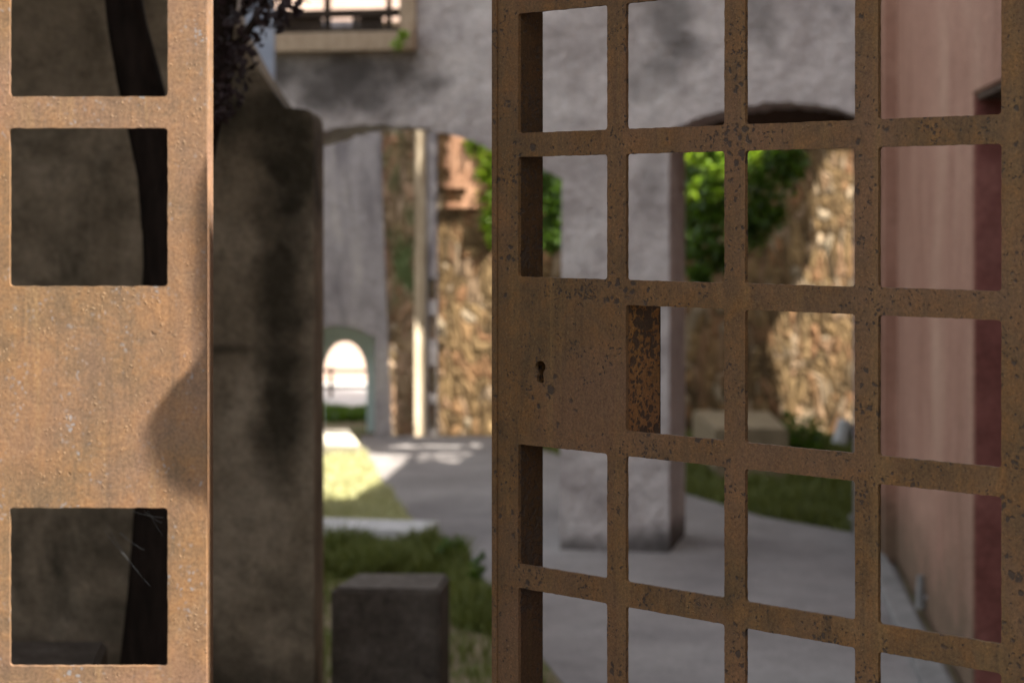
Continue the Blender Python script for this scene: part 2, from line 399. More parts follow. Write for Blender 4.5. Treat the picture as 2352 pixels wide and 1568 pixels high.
def gate_leaf(base, d, width, open_left, cols, z0, rows, solid, keyhole, label, mats, stile_at, stile_depth, stile_w, lock, lockdepth):
    """base: front line start; openings measured along d in metres; z0: bottom of row 0"""
    root = empty("gate_leaf", (base[0], base[1], 0.06))
    tag(root, label, "gate")
    holes = []
    for k in rows:
        for c in range(cols):
            if (k, c) in solid: continue
            x0 = open_left + c * P; zb = z0 - k * P
            holes.append(rrect(x0, zb, x0 + P * (1 - BAR), zb + P * (1 - BAR), 0.0035, 3, 0.00035))
    zt = z0 - min(rows) * P + P + .02; zl = z0 - max(rows) * P - P * .25
    kh = []
    if keyhole:
        # keyhole is its own part: a thin escutcheon ring round a real hole
        kh = [keyhole_pts(*keyhole)]
    me = plate_mesh(rrect(0, zl, width, zt, .002, 2), holes + kh, 0.005, 0.0008, 2)
    grid = link("grid_panel", upright(me, base, d, 0.005), mats[0], root)
    dv = Vector((d[0], d[1], 0)).normalized(); n = Vector((dv.y, -dv.x, 0))
    def boxl(name, x0, x1, za, zb, dep0, dep1, mat, bev=.0012):
        c = Vector((base[0], base[1], 0)) + dv * (x0 + x1) / 2 - n * (dep0 + dep1) / 2; c.z = (za + zb) / 2
        return box(name, c, (x1 - x0, dep1 - dep0, zb - za), mat, root, math.atan2(dv.y, dv.x), bev)
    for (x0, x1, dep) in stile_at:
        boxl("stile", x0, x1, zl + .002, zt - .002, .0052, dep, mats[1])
    if lock:
        lx0, lx1, lz0, lz1 = lock
        # lock case: open towards the plate where the key goes in
        c = Vector((base[0], base[1], 0))
        me = plate_mesh(rrect(lx0, lz0, lx1, lz1, .001, 1), [keyhole_pts(*keyhole, 2.0)] if keyhole else [], lockdepth - .0056, .0008, 1)
        b2 = (base[0] - n.x * .0054, base[1] - n.y * .0054)
        link("lock_case", upright(me, b2, d, lockdepth - .0056), mats[2], root)
        boxl("lock_cover", lx0 + .002, lx1 - .002, lz0 + .002, lz1 - .002, lockdepth + .0002, lockdepth + .004, M_KEYHOLE_SHADE, .0005)
    return root, zl, zt, boxl

# right leaf: hinge near the viewer on the right, free edge far left
cosr, sinr = .712, .702
DR = Vector((cosr, -sinr, 0))
def Rpt(s): return ((0.208 + (s - .23) * .712) * P, (F / 333.0 - (s - .23) * .702) * P)
sL = -0.225
baseR = Rpt(sL)
z0R = H + (HOR - 304) / 333.0 * P
rowsR = range(-5, 7)
kx = 0.60
def Rs(u):   # pitch coordinate of picture column u on the right leaf
    t = (u - 1176) / F
    # X = a + .712 s, Z = b - .702 s
    a = (0.208 - .23 * .712); b = F / 333.0 + .23 * .702
    return (t * b - a) / (.712 + .702 * t)
def Rz(u, v): 
    s = Rs(u); Z = (F / 333.0 - (s - .23) * .702) * P
    return H - (v - HOR) / F * Z
open0 = (Rs(1190) - sL) * P
khx = (Rs(1241) - sL) * P; khz = Rz(1241, 842)
leafR, zl, zt, boxR = gate_leaf(baseR, DR, (4.30 - sL) * P, open0, 4, z0R, rowsR, {(2, 0)}, (khx, khz),
    "rusty brown steel grid gate leaf with a keyhole in its solid lock plate, standing ajar",
    (M_RUST, M_RUST_SHADE, M_RUST_CASE), [(.0006, open0 - .0005, .046), ((Rs(2303) - sL) * P, (4.30 - sL) * P - .001, .046)], .046, open0,
    (open0 - .0003, open0 + P - .0012, z0R - 2 * P - .012, z0R - P - .02), .064)
# welded stop strip along the free edge and hinge knuckles
boxR("stop_strip", -.0042, .0044, zl + .01, zt - .01, -.0030, .030, M_RUST, .0008)
for hz in (.55, 1.35, 2.45):
    bm = bmesh.new(); bmesh.ops.create_cone(bm, cap_ends=True, segments=16, radius1=.014, radius2=.014, depth=.11)
    e = Vector((baseR[0], baseR[1], 0)) + DR * ((4.30 - sL) * P + .012); e.z = hz
    bmesh.ops.translate(bm, vec=e + Vector((0, .02, 0)), verts=bm.verts)
    link("hinge", bm_mesh(bm), M_RUST_SHADE, leafR)

# left leaf, square to the viewer
YL = 1.95
openL = (22 - 1176) / F * YL; openR_ = (377 - 1176) / F * YL
bx1 = (474 - 1176) / F * YL
xL0 = openL - 3 * P
bx0 = xL0 - .05
z0L = H + (HOR - 222) / F * YL
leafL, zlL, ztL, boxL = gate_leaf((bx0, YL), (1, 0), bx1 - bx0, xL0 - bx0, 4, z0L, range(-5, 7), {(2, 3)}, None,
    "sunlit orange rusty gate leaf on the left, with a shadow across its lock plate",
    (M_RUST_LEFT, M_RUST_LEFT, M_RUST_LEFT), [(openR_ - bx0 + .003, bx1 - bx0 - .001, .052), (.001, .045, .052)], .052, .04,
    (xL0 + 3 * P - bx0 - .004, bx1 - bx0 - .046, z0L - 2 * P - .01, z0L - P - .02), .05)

# cobweb strands in the lower opening of the left leaf
def strand(pts, r=.00013):
    bm = bmesh.new(); prev = None
    for i, p in enumerate(pts):
        a = bm.verts.new(p + Vector((0, 0, r))); b = bm.verts.new(p - Vector((0, 0, r))); c = bm.verts.new(p + Vector((0, r, 0)))
        if prev:
            for x, y in ((0, 1), (1, 2), (2, 0)): bm.faces.new((prev[x], prev[y], (a, b, c)[y], (a, b, c)[x]))
        prev = (a, b, c)
    return bm
webbm = bmesh.new()
for (a, b) in (((245, 1205), (312, 1308)), ((240, 1218), (318, 1312)), ((275, 1222), (330, 1262)), ((282, 1268), (345, 1345)), ((330, 1172), (372, 1200)), ((340, 1172), (374, 1230)), ((300, 1172), (376, 1188))):
    A = at(*a, 1.965); B = at(*b, 1.965); n = 8
    pts = [A.lerp(B, i / n) + Vector((0, 0, -.0012 * math.sin(math.pi * i / n))) for i in range(n + 1)]
    t = strand(pts); me = bpy.data.meshes.new("t"); t.to_mesh(me); t.free(); webbm.from_mesh(me); bpy.data.meshes.remove(me)
M_WEB = simple("spider_silk", (.10, .10, .105), (.16, .16, .17), 400, .5, 0)
tag(link("cobweb", bm_mesh(webbm), M_WEB, None, at(310, 1345, 1.965)), "fine cobweb strands across the lowest dark opening of the sunlit gate leaf", "cobweb")
# dusty web under the lock plate of the right leaf
webbm = bmesh.new(); rnd = random.Random(3)
nR = Vector((-DR.y, DR.x, 0)) * 1.0
def RL(s, z, dep): 
    x, y = Rpt(s); return Vector((x, y, z)) + Vector((sinr, cosr, 0)) * dep
zbot = z0R - 2 * P - .001
for i in range(70):
    t0 = rnd.random(); A = RL(Rs(1191) + .002 / P, zbot - .002 - .028 * rnd.random(), rnd.uniform(.012, .044))
    B = RL(Rs(1191) + rnd.uniform(.02, .045) / P * t0 + .004 / P, zbot - .001, rnd.uniform(.012, .044)); n = 4
    t = strand([A.lerp(B, j / n) for j in range(n + 1)], .00018); me = bpy.data.meshes.new("t"); t.to_mesh(me); t.free(); webbm.from_mesh(me); bpy.data.meshes.remove(me)
M_DUST = simple("dusty_silk", (.22, .18, .13), (.32, .27, .20), 40, .9, 0)
tag(link("cobweb", bm_mesh(webbm), M_DUST, None, RL(Rs(1191), zbot - .02, .02)), "dusty grey cobweb tucked under the lock plate of the brown gate leaf", "cobweb")

# gate piers, just outside the picture on both sides
hx, hy = Rpt(4.30)
tag(box("gate_pier", (hx + .20, hy + .14, 1.5), (.30, .34, 3.0), M_PIER, None, 0, .01), "grey rendered pier beside the hinges of the open gate leaf", "pier")
tag(box("gate_pier", (bx0 - .22, YL + .16, 1.5), (.40, .34, 3.0), M_PIER, None, 0, .01), "grey rendered pier beside the sunlit gate leaf", "pier")

# ------------------------------------------------------------------ arcade wall
AW = R(12); dA = Vector((math.cos(AW), -math.sin(AW), 0))
A0 = gr(1535, 1272)
def aw(u, v):
    t = (u - 1176) / F
    s = (t * A0.y - A0.x) / (dA.x - t * dA.y)
    Y = A0.y + s * dA.y
    return (s, H - (v - HOR) / F * Y)
TA = .6; TOP = 3.1
def chain(pts, n=6):
    """Catmull-Rom through points"""
    out = []
    for i in range(len(pts) - 1):
        p0 = pts[max(i - 1, 0)]; p1 = pts[i]; p2 = pts[i + 1]; p3 = pts[min(i + 2, len(pts) - 1)]
        for k in range(n):
            t = k / n
            out.append(tuple(0.5 * ((2 * p1[j]) + (-p0[j] + p2[j]) * t + (2 * p0[j] - 5 * p1[j] + 4 * p2[j] - p3[j]) * t * t + (-p0[j] + 3 * p1[j] - 3 * p2[j] + p3[j]) * t ** 3) for j in (0, 1)))
    out.append(pts[-1]); return out
la = [aw(u, v) for u, v in ((870, 288), (950, 291), (1000, 301), (1070, 321), (1140, 349), (1190, 369), (1245, 389), (1286, 411))]
mid = la[0][0]
left_half = [(2 * mid - s, z) for s, z in reversed(la[1:])]
arch1 = chain(left_half + la)
ra = [aw(u, v) for u, v in ((1536, 300), (1570, 285), (1612, 268), (1660, 253), (1718, 242), (1775, 235), (1852, 238), (1919, 249), (1977, 270), (2004, 284))]
arch2 = chain(ra)
sEnd = aw(2014, 400)[0]
sSt = -6.0
cl = aw(1289, 1262)[0]
outline = [(sSt, 0), (arch1[0][0], 0)] + [(arch1[0][0], arch1[0][1])] + arch1[1:-1] + [(cl, arch1[-1][1]), (cl - .005, 0), (0.0, 0)] + [(0.0, arch2[0][1])] + arch2[1:] + [(arch2[-1][0] + .004, 0), (sEnd, 0), (sEnd, TOP), (sSt, TOP)]
wl, wb = aw(520, 100)[0], aw(900, 84)[1]
wr = aw(922, 50)[0]
win = [(wl, wb), (wr, wb), (wr, TOP - .08), (wl, TOP - .08)]
# roughen the rendered edges a little
rj = random.Random(5)
outline = [(s + rj.uniform(-.006, .006), z + (rj.uniform(-.006, .006) if 0.01 < z < TOP - .01 else 0)) for s, z in outline]
me = plate_mesh(outline, [win], TA, .025, 3)
me = upright(me, (A0.x, A0.y), dA, TA)
bm = bmesh.new(); bm.from_mesh(me); box_into(bm, (1.755, 10.22, TOP / 2), (.11, .08, TOP - .004), -AW); bm.to_mesh(me); bm.free()
arc = link("arcade_wall", me, M_GREY, None, (A0.x, A0.y, 0))
tag(arc, "tall grey rendered wall with two low arches meeting at a square pillar", "wall")

# window frame in the arcade wall, upper left
root = empty("window_frame", Vector((A0.x, A0.y, 0)) + dA * wl + Vector((0, 0, wb)))
tag(root, "pale timber window frame with dark rails set high in the grey arcade wall", "window")
nA = Vector((dA.y, -dA.x, 0))
def abox(name, s0, s1, za, zb, d0, d1, mat, parent, bev=.005):
    c = A0 + dA * (s0 + s1) / 2 - nA * (d0 + d1) / 2; c.z = (za + zb) / 2
    return box(name, c, (s1 - s0, d1 - d0, zb - za), mat, parent, -AW, bev)
zs1 = aw(900, 76)[1]; zs0 = aw(900, 119)[1]
jw = aw(957, 50)[0]
abox("sill", wl - .1, jw + .002, zs0, zs1, -.10, .30, M_WOOD_PALE, root)
abox("jamb", wr - .004, jw, zs1 + .001, TOP - .03, -.03, .22, M_WOOD_PALE, root)
def zr(v, d): return H - (v - HOR) / F * (10.03 + d)
for (va, vb, dd) in ((39, 21, .32), (78, 62, .36)):
    abox("rail", wl + .01, wr - .006, zr(va, dd), zr(vb, dd), dd, dd + .07, M_WOOD_DARK, root)
for (ua, ub) in ((545, 686), (776, 830)):
    abox("panel", aw(ua, 50)[0], aw(ub, 50)[0], zr(61, .36), zr(40, .36), .36, .40, M_WOOD_DARK, root, .002)
for u in (640, 700, 765, 800, 845, 880):
    s = aw(u, 50)[0]
    abox("baluster", s - random.uniform(.012, .03), s + .012, zr(75, .33), zr(-30, .33) if u in (700, 845) else zr(38, .33), .392, .40, M_WOOD_DARK, root, .002)
# sprig growing on the sill
def leaves(name, centres, n, size, mat, spread, parent=None, origin=None, seed=1, squash=(1, 1, 1)):
    rg = np.random.default_rng(seed)
    C = np.array(centres, float)
    idx = rg.integers(0, len(C), n)
    rad = C[idx, 3] if C.shape[1] > 3 else np.full(n, spread)
    dirv = rg.normal(size=(n, 3)); dirv /= np.linalg.norm(dirv, axis=1)[:, None]
    pos = C[idx, :3] + dirv * (rad * rg.random(n) ** 0.45)[:, None] * np.array(squash)
    a = rg.normal(size=(n, 3)); a /= np.linalg.norm(a, axis=1)[:, None]
    b = rg.normal(size=(n, 3)); b -= a * (a * b).sum(1)[:, None]; b /= np.linalg.norm(b, axis=1)[:, None]
    nn = np.cross(a, b)
    L = (size * rg.uniform(.6, 1.3, n))[:, None]; W = L * .34
    v = np.empty((n, 6, 3))
    v[:, 0] = pos - a * L * .5; v[:, 1] = pos - a * L * .1 + b * W; v[:, 2] = pos + a * L * .25 + b * W * .75
    v[:, 3] = pos + a * L * .55; v[:, 4] = pos + a * L * .25 - b * W * .75; v[:, 5] = pos - a * L * .1 - b * W
    v[:, 1] += nn * W * .3; v[:, 5] += nn * W * .3; v[:, 3] -= nn * W * .4
    me = bpy.data.meshes.new(name); V = v.reshape(-1, 3)
    faces = [(6 * i, 6 * i + 1, 6 * i + 2, 6 * i + 3) for i in range(n)] + [(6 * i, 6 * i + 3, 6 * i + 4, 6 * i + 5) for i in range(n)]
    me.from_pydata(V.tolist(), [], faces)
    return link(name, me, mat, parent, origin)
sp = at(912, 104, 9.80)
plant = empty("weed", sp - Vector((0, 0, .04))); tag(plant, "tiny lime green sprig growing from the sill of the high window", "plant")
leaves("foliage", [(*sp, .03), (*(sp + Vector((.03, 0, .05))), .025)], 60, .03, M_LIME, .03, plant, seed=9)
box("stem", sp - Vector((0, 0, .02)), (.004, .004, .06), M_VINE, plant)
# blue grey post behind the leaves
pb = at(604, 0, 9.0)
tag(box("post", (pb.x - .01, 9.0, 1.45), (.125, .05, 2.9 - .0), M_BLUEGREY, None, 0, .005), "blue grey painted board standing behind dark leaves below the high window", "post")

# brown lintel behind the right arch
c0 = A0 + dA * .75 - nA * .80
lint = box("lintel_beam", (c0.x + .25, c0.y, at(1700, 322, c0.y).z + .13), (3.2, .35, .26), M_BROWN, None, -AW, .01)
tag(lint, "brown beam in shadow under the right arch, above the hanging vine", "beam")

# stone threshold under the left arch
th = A0 + dA * (aw(860, 1260)[0]) ; s0, s1 = sSt + .5, aw(990, 1260)[0]
cc = A0 + dA * (s0 + s1) / 2; cc = cc + Vector((0, -.0, 0)); 
tag(box("threshold", (cc.x, cc.y - .02 + .15, .03), (s1 - s0, .30, .10), M_KERB, None, -AW, .012), "pale stone kerb laid across the grass under the left arch", "kerb")

# ------------------------------------------------------------------ left foreground wall with stepped sloping top
YW = 5.8
def wp(u, v): p = at(u, v, YW); return (p.x, p.z)
top = chain([wp(718, 268), wp(712, 257), wp(700, 251), wp(664, 247), wp(648, 238), wp(590, 150), wp(545, 62), wp(500, -30)], 4)
poly = [(-4.2, 0), (wp(721, 1500)[0], 0), wp(721, 290)] + top + [(-4.2, wp(500, -30)[1] + 1.2)]
# the sloping line continues upward outside the picture
me = plate_mesh(poly, [], .30, .012, 3)
o = link("garden_wall", upright(me, (0, YW), (1, 0), .30), M_DARKWALL, None, (-.56, YW, 0))
tag(o, "dark stained wall with a sloping mossy top behind the sunlit gate leaf", "wall")

# ------------------------------------------------------------------ pink wall on the right
dP = Vector((.0975, 1, 0)).normalized()
pw0 = Vector((1.84 - .0975 * 10.2, 0, 0))        # foot at Y=0
def ps(Y): return Y / dP.y
# plate running towards the viewer (direction -dP) so its thickness goes to the right
pe = pw0 + dP * ps(11.2)
LP = ps(11.2) - ps(2.45)
def pq(Y): return ps(11.2) - ps(Y)
zo = at(2240, 215, 6.66).z
doorh = [(pq(6.66), .0), (pq(6.66), zo), (pq(5.3), zo), (pq(5.3), .0)]
pout = [(0, 0), (pq(6.66), 0), (pq(6.66), zo), (pq(5.3), zo), (pq(5.3), 0), (LP, 0), (LP, 2.85), (0, 2.85)]
rootP = empty("pink_wall", (pe.x, pe.y, 0)); tag(rootP, "long streaky pink rendered wall with a doorway, along the right of the path", "wall")
me = plate_mesh(pout, [], .34, .006, 2)
link("wall_face", upright(me, (pe.x, pe.y), -dP, .34), M_PINK, rootP)
nP = Vector((dP.y, -dP.x, 0))   # to the right
# dark red lining of the doorway
c = pw0 + dP * (ps(6.66) - .008) + nP * .185; c.z = (zo - .01) / 2
box("door_reveal", c, (.36, .012, zo - .012), M_RED, rootP, math.atan2(nP.y, nP.x), .001)
c = pw0 + dP * (ps(5.98)) + nP * .42; c.z = zo / 2
box("door", c, (.05, ps(6.64) - ps(5.3), zo - .01), M_WOOD_DARK, rootP, math.atan2(nP.y, nP.x), .004)
c = pw0 + dP * (ps(5.98)) + nP * .19; c.z = zo - .012
box("door_lintel", c, (.36, ps(6.63) - ps(5.32), .02), M_BROWN, rootP, math.atan2(nP.y, nP.x), .004)
box("corner_pilaster", (1.755, 9.78, 1.42), (.11, .76, 2.84), M_PINK, rootP, 0, .004)
# gutter slab
c = pw0 + dP * ps(7.2) - nP * .095; c.z = .02
tag(box("kerb", c, (.09, 7.0, .05), M_KERB_DIM, None, math.atan2(nP.y, nP.x), .008), "narrow grey stone kerb running along the foot of the pink wall", "kerb")
# short white pipe on the pink wall
pp = at(2124, 1325, 8.1); zc = (at(2124, 1325, 8.1).z + at(2124, 1392, 8.1).z) / 2
root = empty("drain_pipe", (pp.x, 8.1, at(2124, 1392, 8.1).z)); tag(root, "short white pipe stub low on the pink wall", "pipe")
xx = pw0.x + .0975 * 8.1 - .025
bm = bmesh.new(); bmesh.ops.create_cone(bm, cap_ends=True, segments=14, radius1=.022, radius2=.014, depth=.13)
bmesh.ops.translate(bm, vec=(xx, 8.1, zc), verts=bm.verts); link("pipe", bm_mesh(bm), M_KERB_DIM, root)
box("bracket", (xx + .012, 8.1, zc - .02), (.03, .03, .012), M_WHITE, root)

def prism(name, top, ztop, zbot, mat, parent=None, bevel=.012):
    bm = bmesh.new()
    b = [bm.verts.new((p.x, p.y, zbot)) for p in top]; t = [bm.verts.new((p.x, p.y, ztop)) for p in top]
    n = len(top); bm.faces.new(b); bm.faces.new(t)
    for i in range(n): bm.faces.new((b[i], b[(i + 1) % n], t[(i + 1) % n], t[i]))
    bmesh.ops.recalc_face_normals(bm, faces=bm.faces)
    if bevel: bmesh.ops.bevel(bm, geom=bm.edges[:], offset=bevel, segments=2, affect='EDGES')
    c = sum((Vector(p) for p in top), Vector()) / n
    return link(name, bm_mesh(bm), mat, parent, None if parent else (c.x, c.y, zbot))

# ------------------------------------------------------------------ far walls
YF = 14.9
def fw(u, v, Y=YF): p = at(u, v, Y); return (p.x, p.z)
# grey plaster wall with low arched passage
dl, dr, apx = fw(700, 900)[0], fw(862, 900)[0], fw(781, 748)[1]
spr = fw(862, 775)[1]
archp = [(dl + (dr - dl) * i / 12, spr + (apx - spr) * math.sin(math.pi * i / 12)) for i in range(13)]
xg = fw(880, 900)[0]
poly = [(-7, 0), (dl, 0)] + archp + [(dr, 0), (xg + .07, 0), (xg + .035, .8), (xg, 1.7), (xg - .02, 3.0), (-7, 3.0)]
farw = empty("far_wall", (xg - .5, YF, 0)); tag(farw, "grey streaked far wall with a low arched passage at its foot", "wall")
link("wall_face", upright(plate_mesh(poly, [], .5, .01, 2), (0, YF - .045), (1, 0), .42), M_FARGREY, farw)
# smaller inner arch; its pale teal paints in a reflection off glass
Yi = YF + .22
il, ir, ia = at(742, 900, Yi).x - .0, at(842, 900, Yi).x, at(792, 784, Yi).z
ish = at(842, 880, Yi).z
inner = [(il + (ir - il) * (.5 - .5 * math.cos(math.pi * i / 14)), ish + (ia - ish) * math.sin(math.pi * i / 14) ** .8) for i in range(15)]
lin = [(dl - .05, 0), (il, 0)] + inner + [(ir, 0), (dr + .3, 0), (dr + .3, apx + .2), (dl - .05, apx + .2)]
link("inner_arch", upright(plate_mesh(lin, [], .06, .004, 1), (0, Yi), (1, 0), .06), M_TEAL, farw)

# rubble stone wall
sroot = empty("stone_wall", (1.0, YF, 0)); tag(sroot, "high rubble stone wall closing the court, partly sunlit and hung with vines", "wall")
me = plate_mesh([(xg - .03, 0), (fw(952, 0)[0], 0), (fw(952, 0)[0], 3.0), (xg - .03, 3.0)], [], .45, .01, 2)
link("mossy_face", upright(me, (0, YF - .03), (1, 0), .44), M_STONE_DARK, sroot)
qa, qb = fw(952, 0)[0] + .002, fw(979, 0)[0] - .002
prism("limewashed_quoin", [Vector((qa, YF - .09, 0)), Vector((qb, YF - .02, 0)), Vector((qb, YF + .3, 0)), Vector((qa, YF + .3, 0))], 2.99, 0, M_LIMEWASH, sroot, .004)
x0, x1 = fw(981, 0)[0], fw(1004, 0)[0]
nich = [rrect(x0 + .012, fw(0, b)[1], x1 - .008, fw(0, a)[1], .015, 3) for a, b in ((640, 690), (722, 780), (838, 905), (925, 985))]
link("grey_pilaster", upright(plate_mesh([(x0, 0), (x1, 0), (x1, 3.0), (x0, 3.0)], nich, .03, .003, 1), (0, YF - .025), (1, 0), .03), M_FARGREY, sroot)
box("pilaster_core", ((x0 + x1) / 2, YF + .2, 1.5), (x1 - x0 - .004, .38, 2.998), M_STONE_DARK, sroot)
me = plate_mesh([(x1 + .001, 0), (7, 0), (7, 3.0), (x1 + .001, 3.0)], [], .4, .01, 2)
link("rubble_face", upright(me, (0, YF - .02), (1, 0), .4), M_STONE, sroot)
# brick infill
bz = fw(0, 478)[1]; b0, b1 = fw(1019, 0)[0], fw(1110, 0)[0]
bm = bmesh.new(); rb = random.Random(4); z = bz
while z < 2.9:
    x = b0 + rb.uniform(0, .05)
    while x < b1 - rb.uniform(0, .04):
        if z < bz + .12 and rb.random() < .35: x += .12; continue
        wd = rb.uniform(.09, .14); box_into(bm, (x + wd / 2, YF - .035, z + .022), (wd - .008, .05, .04), 0, .002); x += wd
    z += .048
link("brick_infill", bm_mesh(bm), M_BRICK, sroot)

# vines: stems plus leaf clumps hanging over the stone wall
def vine(label, pts, n, size, mat, seed, stems, mat2=None):
    c = Vector(pts[0][:3]); r = empty("vine", (c.x, c.y, 0.0)); tag(r, label, "vine", "vines hanging on the stone wall")
    leaves("foliage", pts, n, size, mat, .1, r, seed=seed, squash=(1,   .12 if seed == 21 else .5, 1.1))
    bm = bmesh.new()
    for s in stems:
        for a, b in zip(s[:-1], s[1:]):
            a = Vector(a); b = Vector(b); mm = (a + b) / 2; dd = b - a
            box_into(bm, mm, (.012, .012, dd.length), 0, 0, dd.to_track_quat('Z', 'Y').to_matrix().to_4x4())
    link("stem", bm_mesh(bm), M_BARK, r)
rv = random.Random(11)
def cl_(lst, Y, jy=.15):
    return [(*at(u, v, Y + rv.uniform(-jy, jy)), rr) for u, v, rr in lst]
vine("bright vine hanging over orange brick beside the left arch",
     cl_([(1085, 335, .06), (1105, 350, .08), (1125, 370, .11), (1150, 400, .16), (1115, 400, .07), (1130, 450, .12), (1155, 480, .13), (1128, 510, .08), (1134, 550, .06)], 14.845, .005), 800, .055, M_VINE_BRIGHT, 21,
     [[at(1180, 200, 14.8), at(1140, 380, 14.8), at(1130, 560, 14.8)], [at(1160, 200, 14.8), at(1090, 360, 14.8)]])
vine("dark vine hanging between the left arch and the grey pillar",
     cl_([(1255, 440, .12), (1270, 490, .13), (1285, 530, .12), (1262, 550, .09), (1300, 470, .15), (1240, 400, .16), (1300, 400, .2)], 13.8), 1000, .055, M_VINE, 22,
     [[at(1270, 250, 14.4), at(1265, 560, 14.2)]])
vine("large leafy vine with sparkling top leaves, right of the grey pillar",
     cl_([(1590, 360, .12), (1620, 390, .14), (1600, 430, .13), (1650, 430, .15), (1635, 480, .12), (1680, 390, .16), (1590, 520, .13), (1640, 540, .14), (1600, 590, .13), (1660, 600, .09), (1610, 635, .07), (1740, 380, .17), (1790, 400, .16), (1740, 450, .16), (1770, 490, .12), (1730, 540, .12), (1820, 370, .12), (1700, 500, .15), (1690, 330, .2), (1600, 310, .2), (1780, 320, .2), (1560, 450, .12), (1555, 560, .12)] + [(uu, vv, .30) for uu in range(1750, 1900, 50) for vv in (140, 230)], 13.3, .4)  , 4300, .055, M_VINE, 23,
     [[at(1600, 200, 14.0), at(1620, 420, 13.6), at(1600, 640, 13.5)], [at(1700, 200, 14.0), at(1740, 560, 13.6)]])

vb = [o for o in bpy.data.objects if o.name.startswith('vine') and 'sparkling' in o.get('label', '')][0]
leaves('glint_leaves', [(*at(u, v, 12.75 + rv.uniform(-.06, .06)), r) for u, v, r in ((1590, 360, .07), (1620, 375, .07), (1655, 390, .08), (1600, 420, .07), (1640, 440, .07), (1680, 370, .07), (1585, 450, .05), (1655, 330, .08), (1730, 360, .06))], 150, .06, M_VINE_BRIGHT, .1, vb, seed=77, squash=(1, .4, 1))  # brighter leaf colour added to paint in sun glints on the vine
# stone bench in front of the rubble wall (rotated block)
zt_ = .33
tb = [gr(1590, 942, zt_), gr(1643, 984, zt_), gr(1812, 984, zt_), gr(1768, 944, zt_)]
tag(prism("stone_bench", tb, zt_, -.02, M_BENCHST), "low sandstone block seat in front of the rubble wall, seen through the gate", "bench")
# pale sunlit block by the passage
zt_ = .09
tb = [gr(690, 984, zt_), gr(700, 1018, zt_), gr(829, 1022, zt_), gr(802, 984, zt_)]
tag(prism("stone_block", tb, zt_, -.02, M_BLOCK_PALE), "sunlit pale stone slab lying on the grass by the arched passage", "block")
# dark cube seat in the foreground
zt_ = .45
tb = [gr(820, 1315, zt_), gr(759, 1350, zt_), gr(1009, 1353, zt_), gr(1033, 1316, zt_)]
tag(prism("stone_block", tb, zt_, -.02, M_BLOCK, None, .010), "dark stone cube seat standing in the grass beside the path", "block")
# another block behind the left leaf
tb = [gr(-260, 1470, zt_), gr(-260, 1568, zt_), gr(205, 1568, zt_), gr(247, 1470, zt_)]
tag(prism("stone_block", tb, zt_, -.02, M_BLOCK, None, .010), "dark stone block at the foot of the stained wall, seen through the lowest gate opening", "block")

# small garden spotlight in front of the rubble wall
lp = gr(1938, 1035); root = empty("garden_light", (lp.x, lp.y, 0)); tag(root, "small white garden spotlight with a dark face at the foot of the rubble wall", "lamp")
bm = bmesh.new(); bmesh.ops.create_cone(bm, cap_ends=True, segments=20, radius1=.055, radius2=.045, depth=.17)
bmesh.ops.bevel(bm, geom=bm.edges[:], offset=.006, segments=2, affect='EDGES')
bmesh.ops.rotate(bm, matrix=Matrix.Rotation(R(12), 3, 'Y'), verts=bm.verts)
bmesh.ops.translate(bm, vec=(lp.x - .01, lp.y, .13), verts=bm.verts); link("housing", bm_mesh(bm), M_WHITE, root)
bm = bmesh.new(); bmesh.ops.create_cone(bm, cap_ends=True, segments=20, radius1=.05, radius2=.05, depth=.02)
bmesh.ops.rotate(bm, matrix=Matrix.Rotation(R(80), 3, 'Y'), verts=bm.verts)
bmesh.ops.translate(bm, vec=(lp.x + .055, lp.y, .13), verts=bm.verts); link("lens", bm_mesh(bm), M_BLACK, root)
box("stake", (lp.x, lp.y, .03), (.02, .02, .08), M_BLACK, root)

# ------------------------------------------------------------------ tree in front of the stained wall
troot = empty("plum_tree", (at(370, 1500, 4.6).x, 4.6, 0)); tag(troot, "dark purple leaved tree forking behind the sunlit gate leaf", "tree")
def limb(bm, pts, seg=12):
    rings = []
    for i, (p, r) in enumerate(pts):
        p = Vector(p); q = Vector(pts[min(i + 1, len(pts) - 1)][0]) - Vector(pts[max(i - 1, 0)][0]); q.normalize()
        x = q.orthogonal().normalized(); y = q.cross(x)
        rings.append([bm.verts.new(p + (x * math.cos(2 * math.pi * k / seg) + y * math.sin(2 * math.pi * k / seg)) * r * random.uniform(.9, 1.1)) for k in range(seg)])
    for a, b in zip(rings[:-1], rings[1:]):
        for k in range(seg): bm.faces.new((a[k], a[(k + 1) % seg], b[(k + 1) % seg], b[k]))
def lp_(u, v, w): return (at(u, v, 4.6), w / F * 4.6 / 2)
bm = bmesh.new()
base = at(370, 1568, 4.6)
bpt = Vector((base.x - .01, 4.6, -.02))
limb(bm, [(bpt, .12), lp_(372, 1568, 185), lp_(380, 1350, 170), lp_(388, 1100, 150), lp_(395, 800, 145), lp_(400, 600, 150), lp_(402, 470, 160), lp_(405, 400, 130)])
limb(bm, [lp_(385, 520, 120), lp_(370, 400, 115), lp_(345, 300, 105), lp_(320, 180, 95), lp_(295, 60, 88), lp_(270, -80, 80), lp_(240, -260, 70)])
limb(bm, [lp_(415, 520, 110), lp_(435, 400, 100), lp_(462, 280, 90), lp_(486, 150, 85), lp_(503, 40, 80), lp_(520, -80, 75), lp_(560, -260, 60)])
limb(bm, [lp_(470, 250, 40), lp_(520, 180, 30), lp_(560, 90, 22), lp_(600, 20, 14), lp_(640, -50, 10)])
